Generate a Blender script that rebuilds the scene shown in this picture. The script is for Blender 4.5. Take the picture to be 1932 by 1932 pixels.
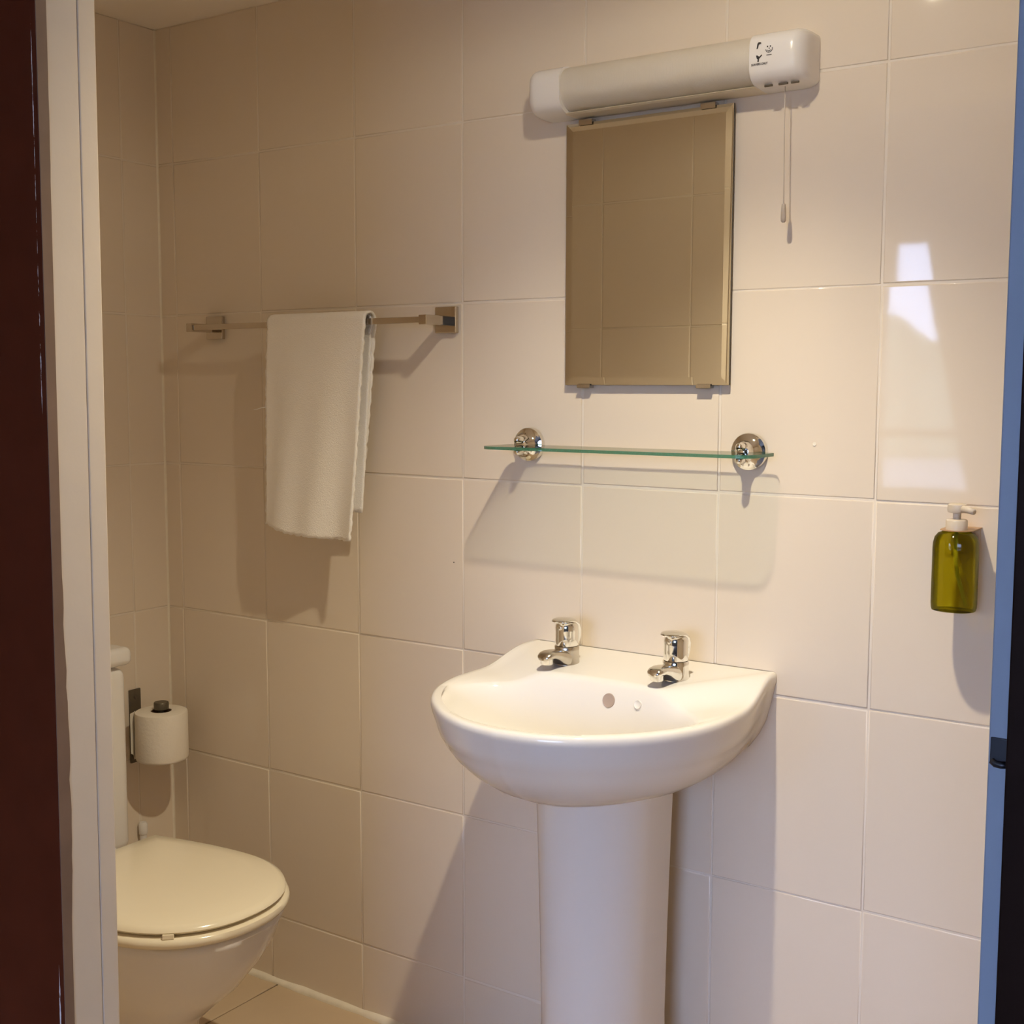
import bpy, bmesh, math, random
from mathutils import Matrix, Vector

# ------------------------------------------------------------------ reset
for o in list(bpy.data.objects):
    bpy.data.objects.remove(o, do_unlink=True)
scene = bpy.context.scene
C = scene.collection
random.seed(7)
PI = math.pi

# ------------------------------------------------------------------ camera
CAM = Vector((1.8559, -1.8301, 1.2576))
yaw, pit, rol = 0.59713, -0.10008, -0.002266
M = Matrix.Rotation(yaw, 3, 'Z') @ Matrix.Rotation(pit, 3, 'X') @ Matrix.Rotation(rol, 3, 'Y')
right, fwd, up = M.col[0], M.col[1], M.col[2]
camd = bpy.data.cameras.new('camera')
camd.sensor_fit = 'HORIZONTAL'
camd.sensor_width = 36.0
camd.lens = 2369.65 / 1932 * 36
camd.clip_start = 0.02
cam = bpy.data.objects.new('camera', camd)
mw = Matrix.Identity(4)
for i in range(3):
    mw[i][0] = right[i]; mw[i][1] = up[i]; mw[i][2] = -fwd[i]; mw[i][3] = CAM[i]
cam.matrix_world = mw
C.objects.link(cam)
scene.camera = cam

# ------------------------------------------------------------------ world: overcast daylight outside the bedroom windows
SKY = 23.5
world = bpy.data.worlds.new('sky')
scene.world = world
world.use_nodes = True
wn = world.node_tree
wn.nodes.clear()
wo = wn.nodes.new('ShaderNodeOutputWorld')
wb = wn.nodes.new('ShaderNodeBackground')
wb.inputs['Color'].default_value = (0.44, 0.56, 0.90, 1)
wb.inputs['Strength'].default_value = SKY
wn.links.new(wb.outputs[0], wo.inputs[0])

# ------------------------------------------------------------------ lamps: recessed downlight above the basin, portals in the windows
LX, LY, CEIL = 1.15, -0.585, 2.0
def spot(x, y, power, name, size, blend, tilt=0):
    l = bpy.data.lights.new(name, 'SPOT')
    l.energy = power
    l.color = (1.0, 0.885, 0.65)
    l.spot_size = math.radians(size)
    l.spot_blend = blend
    l.shadow_soft_size = 0.016
    o = bpy.data.objects.new(name, l)
    o.location = (x, y, CEIL - 0.012)
    o.rotation_euler = (0, math.radians(tilt), 0)
    C.objects.link(o)
    return o
spot(LX, LY, 64, 'downlight_beam', 112, 1.0, 7)        # reflector beam
spot(LX, LY, 6.6, 'downlight_spill', 176, 0.25)      # wide spill of the same lamp
WY = -4.5                                   # inner face of the bedroom window wall
WINDOWS = [(-0.20, 0.42, 0.72, 2.02), (1.35, 2.85, 0.72, 2.02)]
for i, (a, b, c, d) in enumerate(WINDOWS):
    l = bpy.data.lights.new('window_portal', 'AREA')
    l.shape = 'RECTANGLE'; l.size = b - a; l.size_y = d - c
    l.cycles.is_portal = True
    o = bpy.data.objects.new('window_portal', l)
    o.location = ((a + b) / 2, WY - 0.02, (c + d) / 2)
    o.rotation_euler = (PI / 2, 0, PI)      # emits towards +y, into the bedroom
    C.objects.link(o)

# ------------------------------------------------------------------ view
scene.view_settings.view_transform = 'Standard'
scene.view_settings.look = 'None'
scene.view_settings.gamma = 1.0
scene.view_settings.use_curve_mapping = False
scene.view_settings.exposure = 0.0
scene.cycles.use_denoising = True
scene.cycles.use_light_tree = False
scene.cycles.max_bounces = 8
scene.cycles.adaptive_threshold = 0.05
scene.cycles.diffuse_bounces = 5
scene.cycles.glossy_bounces = 4
scene.cycles.transmission_bounces = 6
scene.cycles.transparent_max_bounces = 12
scene.cycles.caustics_reflective = False
scene.cycles.caustics_refractive = False
scene.cycles.sample_clamp_indirect = 4.0

# ================================================================== materials
def mat(name, col, rough=0.5, metal=0.0, spec=0.5, bump=None, vary=None, trans=0.0, ior=1.45, coat=0.0, sheen=0.0):
    m = bpy.data.materials.new(name)
    m.use_nodes = True
    nt = m.node_tree
    b = nt.nodes['Principled BSDF']
    b.inputs['Base Color'].default_value = (*col, 1)
    b.inputs['Roughness'].default_value = rough
    b.inputs['Metallic'].default_value = metal
    b.inputs['Specular IOR Level'].default_value = spec
    b.inputs['Transmission Weight'].default_value = trans
    b.inputs['IOR'].default_value = ior
    b.inputs['Coat Weight'].default_value = coat
    b.inputs['Sheen Weight'].default_value = sheen
    tc = nt.nodes.new('ShaderNodeTexCoord')
    if vary:                                   # (scale, amount): gentle colour mottling
        n = nt.nodes.new('ShaderNodeTexNoise')
        n.inputs['Scale'].default_value = vary[0]; n.inputs['Detail'].default_value = 4
        r = nt.nodes.new('ShaderNodeMapRange')
        r.inputs['To Min'].default_value = 1 - vary[1]; r.inputs['To Max'].default_value = 1 + vary[1]
        mx = nt.nodes.new('ShaderNodeVectorMath'); mx.operation = 'SCALE'
        mx.inputs[0].default_value = col
        nt.links.new(tc.outputs['Object'], n.inputs['Vector'])
        nt.links.new(n.outputs['Fac'], r.inputs['Value'])
        nt.links.new(r.outputs[0], mx.inputs['Scale'])
        nt.links.new(mx.outputs[0], b.inputs['Base Color'])
    if bump:                                   # (scale, distance, strength)
        n = nt.nodes.new('ShaderNodeTexNoise')
        n.inputs['Scale'].default_value = bump[0]; n.inputs['Detail'].default_value = 3
        bp = nt.nodes.new('ShaderNodeBump')
        bp.inputs['Distance'].default_value = bump[1]; bp.inputs['Strength'].default_value = bump[2]
        nt.links.new(tc.outputs['Object'], n.inputs['Vector'])
        nt.links.new(n.outputs['Fac'], bp.inputs['Height'])
        nt.links.new(bp.outputs[0], b.inputs['Normal'])
    return m

def clear_glass(name, tint, edge=False):
    """thin architectural glass: clear body, fresnel gloss"""
    m = bpy.data.materials.new(name); m.use_nodes = True
    nt = m.node_tree; nt.nodes.clear()
    out = nt.nodes.new('ShaderNodeOutputMaterial')
    tr = nt.nodes.new('ShaderNodeBsdfTransparent'); tr.inputs[0].default_value = (*tint, 1)
    gl = nt.nodes.new('ShaderNodeBsdfGlossy'); gl.inputs['Roughness'].default_value = 0.03
    fr = nt.nodes.new('ShaderNodeFresnel'); fr.inputs['IOR'].default_value = 1.5
    mx = nt.nodes.new('ShaderNodeMixShader')
    nt.links.new(fr.outputs[0], mx.inputs[0]); nt.links.new(tr.outputs[0], mx.inputs[1]); nt.links.new(gl.outputs[0], mx.inputs[2])
    nt.links.new(mx.outputs[0], out.inputs[0])
    return m

TILE = mat('cream_glazed_tile', (0.79, 0.69, 0.572), 0.035, spec=0.5, bump=(7, 0.0010, 0.12))
GROUT = mat('cream_grout', (0.81, 0.73, 0.635), 0.7, bump=(160, 0.0005, 0.5))
CEILM = mat('cream_ceiling_paint', (0.90, 0.83, 0.74), 0.7, bump=(60, 0.0008, 0.3))
FLOORT = mat('beige_floor_tile', (0.60, 0.46, 0.31), 0.35, vary=(7, 0.10), bump=(30, 0.0006, 0.3))
FGROUT = mat('brown_floor_grout', (0.20, 0.13, 0.08), 0.9, vary=(90, 0.2))
BEAD = mat('cream_sealant', (0.83, 0.76, 0.64), 0.4, vary=(40, 0.12), bump=(70, 0.002, 0.6))
CERAMIC = mat('white_ceramic', (0.80, 0.775, 0.755), 0.05, spec=0.55)
PLASTIC_IV = mat('ivory_seat_plastic', (0.84, 0.76, 0.60), 0.16, spec=0.5, vary=(3, 0.02))
WPLASTIC = mat('white_light_plastic', (0.84, 0.82, 0.82), 0.22)
BASEP = mat('cream_light_base_plastic', (0.72, 0.64, 0.52), 0.35)
CHROME = mat('chrome', (0.86, 0.85, 0.83), 0.06, metal=1.0)
BRUSHED = mat('dull_chrome', (0.62, 0.58, 0.52), 0.22, metal=1.0, vary=(60, 0.08))
DARKMETAL = mat('dark_holder_metal', (0.15, 0.13, 0.10), 0.4, metal=0.6, vary=(40, 0.2))
MIRROR = mat('mirror_silvering', (0.80, 0.78, 0.70), 0.01, metal=1.0)
MEDGE = mat('mirror_edge', (0.05, 0.045, 0.03), 0.3)
TOWEL = mat('white_terry', (0.96, 0.93, 0.90), 0.95, spec=0.1, bump=(460, 0.002, 0.7))
PAPER = mat('toilet_paper', (0.86, 0.80, 0.71), 0.95, spec=0.1, bump=(150, 0.0015, 0.5))
CARD = mat('cardboard_core', (0.20, 0.12, 0.07), 0.9, vary=(50, 0.1))
CREAMP = mat('cream_pump_plastic', (0.60, 0.52, 0.43), 0.3)
SOAP = clear_glass('olive_soap_bottle', (0.72, 0.66, 0.14))
_nt = SOAP.node_tree; _rf = _nt.nodes.new('ShaderNodeBsdfRefraction'); _rf.inputs['Color'].default_value = (0.62, 0.62, 0.06, 1); _rf.inputs['IOR'].default_value = 1.36
_m2 = _nt.nodes.new('ShaderNodeMixShader'); _m2.inputs[0].default_value = 0.4
_o = next(n for n in _nt.nodes if n.type == 'OUTPUT_MATERIAL'); _p = _o.inputs[0].links[0].from_socket
_nt.links.new(_p, _m2.inputs[1]); _nt.links.new(_rf.outputs[0], _m2.inputs[2]); _nt.links.new(_m2.outputs[0], _o.inputs[0])
RAIL = mat('rail_chrome', (0.60, 0.54, 0.46), 0.12, metal=1.0)
TUBE = mat('soap_dip_tube', (0.80, 0.78, 0.42), 0.25)
BRACK = mat('amber_bracket_plastic', (0.42, 0.24, 0.12), 0.3)
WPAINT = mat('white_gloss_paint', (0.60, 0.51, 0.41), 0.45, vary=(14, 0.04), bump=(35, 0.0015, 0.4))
SHADEPAINT = mat('shade_tinted_white_paint', (0.30, 0.34, 0.42), 0.5, vary=(10, 0.08), bump=(35, 0.0015, 0.4))  # white paint with shade and blue daylight put into its base colour
STEEL = mat('strike_steel', (0.06, 0.06, 0.07), 0.35, metal=0.8)
CORD = mat('beige_cord', (0.62, 0.54, 0.46), 0.8)
ACORN = mat('grey_acorn_plastic', (0.42, 0.36, 0.31), 0.4)
INK = mat('black_print', (0.03, 0.025, 0.03), 0.6)
SLOT = mat('dark_slot', (0.10, 0.08, 0.06), 0.8)
BEDWALL = mat('bedroom_wall_paint', (0.62, 0.60, 0.58), 0.85, bump=(40, 0.001, 0.2))
CARPET = mat('bedroom_carpet', (0.34, 0.31, 0.30), 0.95, bump=(300, 0.003, 0.8))
CURTAIN = mat('curtain_cloth', (0.30, 0.22, 0.17), 0.9)
UPVC = mat('white_window_frame', (0.8, 0.8, 0.8), 0.3)
HEDGE = mat('hedge_leaves', (0.22, 0.26, 0.17), 0.8, vary=(3, 0.5))
DARKGAP = mat('dark_gap', (0.06, 0.045, 0.03), 0.9)  # plain dark colour for the spacer behind the mirror
GLASS_TOP = clear_glass('clear_shelf_glass', (0.955, 0.985, 0.965))
PANE = clear_glass('window_pane_glass', (0.96, 0.97, 0.97))
# polished green edge of the glass shelf
GLASS_EDGE = bpy.data.materials.new('green_glass_edge'); GLASS_EDGE.use_nodes = True
nt = GLASS_EDGE.node_tree; b = nt.nodes['Principled BSDF']
b.inputs['Base Color'].default_value = (0.05, 0.20, 0.13, 1); b.inputs['Roughness'].default_value = 0.08
b.inputs['Alpha'].default_value = 0.72
# frosted ribbed diffuser of the shaver light
DIFF = bpy.data.materials.new('frosted_diffuser'); DIFF.use_nodes = True
nt = DIFF.node_tree; b = nt.nodes['Principled BSDF']
b.inputs['Base Color'].default_value = (0.80, 0.74, 0.65, 1); b.inputs['Roughness'].default_value = 0.3
b.inputs['Alpha'].default_value = 0.78
tc = nt.nodes.new('ShaderNodeTexCoord'); wv = nt.nodes.new('ShaderNodeTexWave')
wv.wave_type = 'BANDS'; wv.bands_direction = 'X'; wv.inputs['Scale'].default_value = 130
bp = nt.nodes.new('ShaderNodeBump'); bp.inputs['Distance'].default_value = 0.0006; bp.inputs['Strength'].default_value = 0.35
nt.links.new(tc.outputs['Object'], wv.inputs['Vector']); nt.links.new(wv.outputs['Fac'], bp.inputs['Height']); nt.links.new(bp.outputs[0], b.inputs['Normal'])

# dark brown door paint with white chips along the worn inner edge
def brown_paint(name, edge_x, side):
    m = bpy.data.materials.new(name); m.use_nodes = True
    nt = m.node_tree; b = nt.nodes['Principled BSDF']
    b.inputs['Roughness'].default_value = 0.6; b.inputs['Specular IOR Level'].default_value = 0.06
    L = nt.links.new
    tc = nt.nodes.new('ShaderNodeTexCoord')
    sep = nt.nodes.new('ShaderNodeSeparateXYZ'); L(tc.outputs['Object'], sep.inputs[0])
    mp = nt.nodes.new('ShaderNodeMapping'); mp.inputs['Scale'].default_value = (330, 330, 75)
    L(tc.outputs['Object'], mp.inputs['Vector'])
    n = nt.nodes.new('ShaderNodeTexNoise'); n.inputs['Scale'].default_value = 1.0; n.inputs['Detail'].default_value = 6; n.inputs['Roughness'].default_value = 0.7
    L(mp.outputs[0], n.inputs['Vector'])
    mp2 = nt.nodes.new('ShaderNodeMapping'); mp2.inputs['Scale'].default_value = (0, 0, 5.5)
    L(tc.outputs['Object'], mp2.inputs['Vector'])
    n2 = nt.nodes.new('ShaderNodeTexNoise'); n2.inputs['Scale'].default_value = 1.0; n2.inputs['Detail'].default_value = 2
    L(mp2.outputs[0], n2.inputs['Vector'])
    # how close to the worn line
    def math_(op, a, bb=None):
        k = nt.nodes.new('ShaderNodeMath'); k.operation = op
        for i, v in enumerate((a, bb)):
            if v is None: continue
            if isinstance(v, (int, float)): k.inputs[i].default_value = v
            else: L(v, k.inputs[i])
        return k.outputs[0]
    d = math_('ABSOLUTE', math_('SUBTRACT', sep.outputs['X'], edge_x))
    def bump_(lo, hi, amp):
        a_ = nt.nodes.new('ShaderNodeMapRange'); a_.interpolation_type = 'SMOOTHSTEP'
        a_.inputs['From Min'].default_value = lo - 0.02; a_.inputs['From Max'].default_value = lo + 0.02; L(sep.outputs['Z'], a_.inputs['Value'])
        b_ = nt.nodes.new('ShaderNodeMapRange'); b_.interpolation_type = 'SMOOTHSTEP'
        b_.inputs['From Min'].default_value = hi - 0.02; b_.inputs['From Max'].default_value = hi + 0.02; b_.inputs['To Min'].default_value = 1; b_.inputs['To Max'].default_value = 0
        L(sep.outputs['Z'], b_.inputs['Value'])
        return math_('MULTIPLY', math_('MULTIPLY', a_.outputs[0], b_.outputs[0]), amp)
    wid = math_('ADD', math_('ADD', bump_(1.245, 1.36, 1.0), bump_(1.36, 1.58, 0.42)), math_('ADD', bump_(0.55, 0.66, 0.8), 0.0001))
    near = math_('SUBTRACT', 1.0, math_('DIVIDE', d, math_('MULTIPLY', wid, 0.0085)))
    near = math_('MAXIMUM', near, 0.0)
    score = math_('MULTIPLY', near, math_('ADD', math_('MULTIPLY', n.outputs['Fac'], 0.9), math_('MULTIPLY', n2.outputs['Fac'], 0.75)))
    mask = math_('GREATER_THAN', score, 0.79 if side else 2.0)
    base = nt.nodes.new('ShaderNodeTexNoise'); base.inputs['Scale'].default_value = 22
    L(tc.outputs['Object'], base.inputs['Vector'])
    cr = nt.nodes.new('ShaderNodeMixRGB'); L(base.outputs['Fac'], cr.inputs[0])
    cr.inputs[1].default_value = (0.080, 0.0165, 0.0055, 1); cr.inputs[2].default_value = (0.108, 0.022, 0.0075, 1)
    cm = nt.nodes.new('ShaderNodeMixRGB'); L(mask, cm.inputs[0]); L(cr.outputs[0], cm.inputs[1])
    cm.inputs[2].default_value = (0.70, 0.63, 0.56, 1)
    L(cm.outputs[0], b.inputs['Base Color'])
    return m
BROWN = brown_paint('dark_brown_gloss_chipped', 0.8065, True)
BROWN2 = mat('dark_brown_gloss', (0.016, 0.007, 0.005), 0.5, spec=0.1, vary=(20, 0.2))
EDGEP = mat('bare_wood_edge', (0.17, 0.105, 0.07), 0.6, vary=(18, 0.25))

# ================================================================== helpers
def link(o, parent=None):
    C.objects.link(o)
    if parent is not None:
        o.parent = parent
    return o
def obj(name, bm, m, parent=None, smooth=False, angle=None):
    me = bpy.data.meshes.new(name)
    bmesh.ops.recalc_face_normals(bm, faces=bm.faces)
    bm.to_mesh(me); bm.free()
    for x in (m if isinstance(m, (list, tuple)) else [m]):
        me.materials.append(x)
    if smooth:
        for p in me.polygons: p.use_smooth = True
        if angle is not None:
            me.set_sharp_from_angle(angle=math.radians(angle))
    return link(bpy.data.objects.new(name, me), parent)
def thing(name, label, cat, loc=(0, 0, 0), group=None):
    o = bpy.data.objects.new(name, None); o.location = loc; o.empty_display_size = 0.05
    C.objects.link(o); return tag(o, label, cat, group)
def tag(o, label, cat, group=None):
    o['label'] = label; o['category'] = cat
    if group: o['group'] = group
    return o
def struct(o, label=None):
    o['kind'] = 'structure'
    if label: o['label'] = label
    return o
def box(bm, x0, x1, y0, y1, z0, z1, bev=0.0, seg=2):
    r = bmesh.ops.create_cube(bm, size=1)
    vs = r['verts']
    for v in vs:
        v.co = Vector((x0 + (v.co.x + .5) * (x1 - x0), y0 + (v.co.y + .5) * (y1 - y0), z0 + (v.co.z + .5) * (z1 - z0)))
    if bev:
        es = list({e for v in vs for e in v.link_edges})
        bmesh.ops.bevel(bm, geom=es, offset=bev, segments=seg, profile=0.5, affect='EDGES')
    return bm
def nbox(*a, **k):
    return box(bmesh.new(), *a, **k)
def loft(rings, cap0=True, cap1=True, closed=True):
    """rings: lists of points, all of one length"""
    bm = bmesh.new()
    R = [[bm.verts.new(p) for p in r] for r in rings]
    n = len(R[0])
    for a, b in zip(R, R[1:]):
        for i in range(n if closed else n - 1):
            j = (i + 1) % n
            bm.faces.new((a[i], a[j], b[j], b[i]))
    if cap0: bm.faces.new(R[0])
    if cap1: bm.faces.new(list(reversed(R[-1])))
    return bm
def lathe(prof, c=(0, 0, 0), axis='Z', n=40, cap0=True, cap1=True):
    rings = []
    for r, h in prof:
        ring = []
        for i in range(n):
            a = 2 * PI * i / n
            u, v = r * math.cos(a), r * math.sin(a)
            if axis == 'Z': p = (c[0] + u, c[1] + v, c[2] + h)
            elif axis == 'Y': p = (c[0] + u, c[1] + h, c[2] + v)
            else: p = (c[0] + h, c[1] + u, c[2] + v)
            ring.append(p)
        rings.append(ring)
    return loft(rings, cap0, cap1)
def tube(path, rad, n=12, sub=0):
    """tube along points; rad is a number or one per point"""
    P = [Vector(p) for p in path]
    rings = []
    prev = None
    for i, p in enumerate(P):
        t = (P[min(i + 1, len(P) - 1)] - P[max(i - 1, 0)]).normalized()
        ref = Vector((0, 0, 1)) if abs(t.z) < 0.9 else Vector((0, 1, 0))
        if prev is None: u = t.cross(ref).normalized()
        else:
            u = (prev - t * prev.dot(t)).normalized()
        prev = u
        v = t.cross(u)
        r = rad if isinstance(rad, (int, float)) else rad[i]
        rings.append([p + u * (r * math.cos(2 * PI * k / n)) + v * (r * math.sin(2 * PI * k / n)) for k in range(n)])
    return loft(rings)
def interp(tab, t):
    for (a, va), (b, vb) in zip(tab, tab[1:]):
        if a <= t <= b:
            k = (t - a) / (b - a); k = k * k * (3 - 2 * k) * 0.35 + k * 0.65
            return va + (vb - va) * k
    return tab[0][1] if t < tab[0][0] else tab[-1][1]
def catmull(P, per=6):
    out = []
    n = len(P)
    for i in range(n - 1):
        p0, p1, p2, p3 = P[max(i - 1, 0)], P[i], P[i + 1], P[min(i + 2, n - 1)]
        for k in range(per):
            t = k / per
            out.append(tuple(0.5 * (2 * b + (c - a) * t + (2 * a - 5 * b + 4 * c - d) * t * t + (-a + 3 * b - 3 * c + d) * t ** 3) for a, b, c, d in zip(p0, p1, p2, p3)))
    out.append(tuple(P[-1]))
    return out

# ================================================================== the room shell
X0, X1 = -0.30, 2.05          # bathroom left and right wall faces
YI, YO = -1.02, -1.0745       # door wall, inner and outer face
XL, XR, ZH = 0.814, 1.682, 1.87   # doorway
TW, TH, JW = 0.252, 0.315, 0.0032
ROWS = [1.72 + TH - TH * k for k in range(8)]      # joint heights: 2.035 ... -0.17
TB = 0.0011                    # how far the tiles stand proud of the grout

wall_back = struct(obj('wall_back', nbox(X0 - 0.1, X1 + 0.1, TB, 0.1, 0, CEIL), GROUT), 'cream glazed tile wall behind the basin')
wall_left = struct(obj('wall_left', nbox(X0 - 0.1, X0 - TB, YO, TB, 0, CEIL), GROUT), 'cream glazed tile wall behind the toilet')
wall_right = struct(obj('wall_right', nbox(X1 + TB, X1 + 0.1, YO, TB, 0, CEIL), GROUT), 'cream glazed tile side wall')
bm = nbox(X0 - 0.1, XL - 0.03, YO, YI - TB, 0, CEIL)
box(bm, XR + 0.03, X1 + 0.1, YO, YI - TB, 0, CEIL)
box(bm, XL - 0.03, XR + 0.03, YO, YI - TB, ZH + 0.03, CEIL)
wall_front = struct(obj('wall_front', bm, GROUT), 'tiled wall with the doorway')
ceiling = struct(obj('ceiling', nbox(X0 - 0.1, X1 + 0.1, YO, 0.1, CEIL, CEIL + 0.08), CEILM), 'low cream ceiling')
floor = struct(obj('floor', nbox(X0 - 0.1, X1 + 0.1, YO, 0.1, -0.06, -0.0025), FGROUT), 'beige tiled bathroom floor')

tile_cache = {}
def tile_mesh(w, h, m, depth=TB, bev=0.0011):
    """a glazed tile in the local xz plane, face towards -y, cushioned edges"""
    key = (round(w, 4), round(h, 4), m.name)
    if key in tile_cache: return tile_cache[key]
    bm = bmesh.new()
    def ring(ins, y): return [bm.verts.new(p) for p in ((-w / 2 + ins, y, -h / 2 + ins), (w / 2 - ins, y, -h / 2 + ins), (w / 2 - ins, y, h / 2 - ins), (-w / 2 + ins, y, h / 2 - ins))]
    rs = [ring(0, depth), ring(0, bev * 0.9), ring(bev * 0.45, bev * 0.25), ring(bev * 1.6, 0.0)]
    for a, b in zip(rs, rs[1:]):
        for i in range(4):
            j = (i + 1) % 4
            bm.faces.new((a[i], a[j], b[j], b[i]))
    bm.faces.new(rs[-1])
    bmesh.ops.recalc_face_normals(bm, faces=bm.faces)
    me = bpy.data.meshes.new('tile'); bm.to_mesh(me); bm.free()
    me.materials.append(m)
    for p in me.polygons: p.use_smooth = len(p.vertices) == 4 and p.area < w * h * 0.5
    tile_cache[key] = me
    return me
def lay(wall, xs, zs, rot, place, m=TILE, jit=0.0009, tilt=0.0025, skip=None):
    for xa, xb in zip(xs, xs[1:]):
        for za, zb in zip(zs, zs[1:]):
            if xb - xa < 0.012 or zb - za < 0.012: continue
            if skip and skip((xa + xb) / 2, (za + zb) / 2): continue
            me = tile_mesh(xb - xa - JW, zb - za - JW, m)
            o = bpy.data.objects.new('tile', me)
            o.rotation_mode = 'XYZ'
            base = Matrix.Rotation(rot, 4, 'Z')
            t = Matrix.Rotation(random.uniform(-tilt, tilt), 4, 'X') @ Matrix.Rotation(random.uniform(-tilt, tilt), 4, 'Z')
            u, w = (xa + xb) / 2 + random.uniform(-jit, jit) * .5, (za + zb) / 2 + random.uniform(-jit, jit)
            o.matrix_local = Matrix.Translation(place(u, w)) @ base @ t
            link(o, wall)
zrows = [0.0] + [z for z in reversed(ROWS) if 0.01 < z < CEIL] + [CEIL]
xb_ = [X0, -0.252] + [TW * k for k in range(0, 9)] + [X1]
lay(wall_back, xb_, zrows, 0.0, lambda u, w: (u, 0.0, w))
yl_ = [YI, -0.85, -0.597, -0.345, -0.093, 0.0]
lay(wall_left, yl_, zrows, PI / 2, lambda u, w: (X0, u, w))
lay(wall_right, [-0.0, 0.2, 0.452, 0.704, 0.956, 1.02], zrows, -PI / 2, lambda u, w: (X1, -u, w))
xf_ = [X0, -0.04, 0.212, 0.464, 0.716, XL - 0.03]
lay(wall_front, xf_, zrows, PI, lambda u, w: (u, YI, w))
lay(wall_front, [XR + 0.03, 1.964, X1], zrows, PI, lambda u, w: (u, YI, w))
lay(wall_front, [XL - 0.03, 0.968, 1.22, 1.472, XR + 0.03], [ZH + 0.03, CEIL], PI, lambda u, w: (u, YI, w))
# floor tiles: laid flat
fx = [X0, 0.022] + [0.022 + 0.33 * k for k in range(1, 7)] + [X1]
fy = [YO, -0.93, -0.60, -0.27, 0.0]
for xa, xb in zip(fx, fx[1:]):
    for ya, yb in zip(fy, fy[1:]):
        if xb - xa < 0.012: continue
        me = tile_mesh(xb - xa - 0.004, yb - ya - 0.004, FLOORT, 0.0025)
        o = bpy.data.objects.new('floor_tile', me)
        o.matrix_local = Matrix.Translation(((xa + xb) / 2, (ya + yb) / 2, 0.0)) @ Matrix.Rotation(-PI / 2, 4, 'X')
        link(o, floor)
# sealant bead between floor and back wall
prof = [(0, 0)] + [(-0.011 * math.cos(a), 0.011 * math.sin(a) * 0.9) for a in [PI / 2 * k / 5 for k in range(6)]]
rings = []
for k in range(61):
    x = X0 + (X1 - X0) * k / 60
    s = 1 + 0.18 * math.sin(k * 1.7) * math.sin(k * 0.53)
    rings.append([(x, p[0] * s, p[1] * s) for p in prof])
struct(obj('baseboard_back', loft(rings), BEAD, smooth=True, angle=50), 'cream sealant strip along the foot of the wall')
# corner sealant between left and back wall
rings = []
for k in range(41):
    z = 0.012 + (CEIL - 0.014) * k / 40
    s = 1 + 0.12 * math.sin(k * 1.3)
    rings.append([(X0, 0, z), (X0 + 0.0036 * s, 0, z), (X0 + 0.0013 * s, -0.0013 * s, z), (X0, -0.0036 * s, z)])
struct(obj('trim_1', loft(rings), BEAD), 'cream sealant line in the wall corner')

# ------------------------------------------------------------------ door frame
bm = nbox(XL - 0.03, XL, YO, -1.0372, 0, ZH + 0.03, bev=0.0012)
lining = struct(obj('trim_2', bm, WPAINT), 'white painted door lining with worn edges on the left')
obj('door_stop', nbox(XL - 0.03, XL + 0.0004, -1.0368, YI + 0.0035, 0, ZH, bev=0.0012, seg=2), WPAINT, lining)
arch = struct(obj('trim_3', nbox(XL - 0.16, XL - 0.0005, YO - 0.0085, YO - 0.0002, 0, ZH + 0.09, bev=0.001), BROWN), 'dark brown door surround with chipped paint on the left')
rings = []
rnd = random.Random(3)
for k in range(121):
    z = 0.0 + (ZH + 0.02) * k / 120
    w = 0.0015 + 0.002 * max(0, math.sin(z * 9) + rnd.uniform(-.4, .4)) * (1.3 if z < 1.1 else 0.3)
    rings.append([(XL - 0.0004, YO - 0.0084, z), (XL + 0.0006, YO - 0.0084, z), (XL + 0.0006, YO + 0.0008 + w, z), (XL - 0.0004, YO + 0.0008 + w, z)])
obj('bare_edge', loft(rings), EDGEP, arch)
for o in (lining, arch):                     # the old frame leans a little
    pv = Matrix.Translation((XL, YO, 1.45))
    o.matrix_world = Matrix.Translation((-0.003, 0, 0)) @ pv @ Matrix.Rotation(0.008, 4, 'Y') @ pv.inverted()
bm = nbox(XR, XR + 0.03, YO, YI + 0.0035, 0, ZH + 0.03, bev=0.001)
lin_r = struct(obj('trim_4', bm, SHADEPAINT), 'white painted door lining in blue daylight on the right')
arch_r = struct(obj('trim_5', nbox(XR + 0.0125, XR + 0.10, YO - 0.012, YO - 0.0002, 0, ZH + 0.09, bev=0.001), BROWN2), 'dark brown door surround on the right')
# latch strike plate wrapped round the lining edge
bm = nbox(XR + 0.0012, XR + 0.0115, YO - 0.0012, YO + 0.03, 1.038, 1.053, bev=0.0006)
sp = obj('strike_plate', bm, STEEL, lin_r)
bm = tube([(XR + 0.0025, YO - 0.0010, 1.039), (XR + 0.005, YO - 0.002, 1.0375), (XR + 0.008, YO - 0.0025, 1.0375), (XR + 0.0115, YO - 0.002, 1.038)], 0.0022, 8)
obj('strike_lip', bm, STEEL, sp, smooth=True)
struct(obj('trim_6', nbox(XL - 0.03, XR + 0.03, YO, YI + 0.0035, ZH, ZH + 0.03, bev=0.001), WPAINT), 'white painted head of the door frame')
struct(obj('trim_7', nbox(XL - 0.095, XR + 0.10, YO - 0.0085, YO - 0.0002, ZH + 0.03, ZH + 0.11), BROWN2), 'dark brown head of the door surround')

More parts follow.
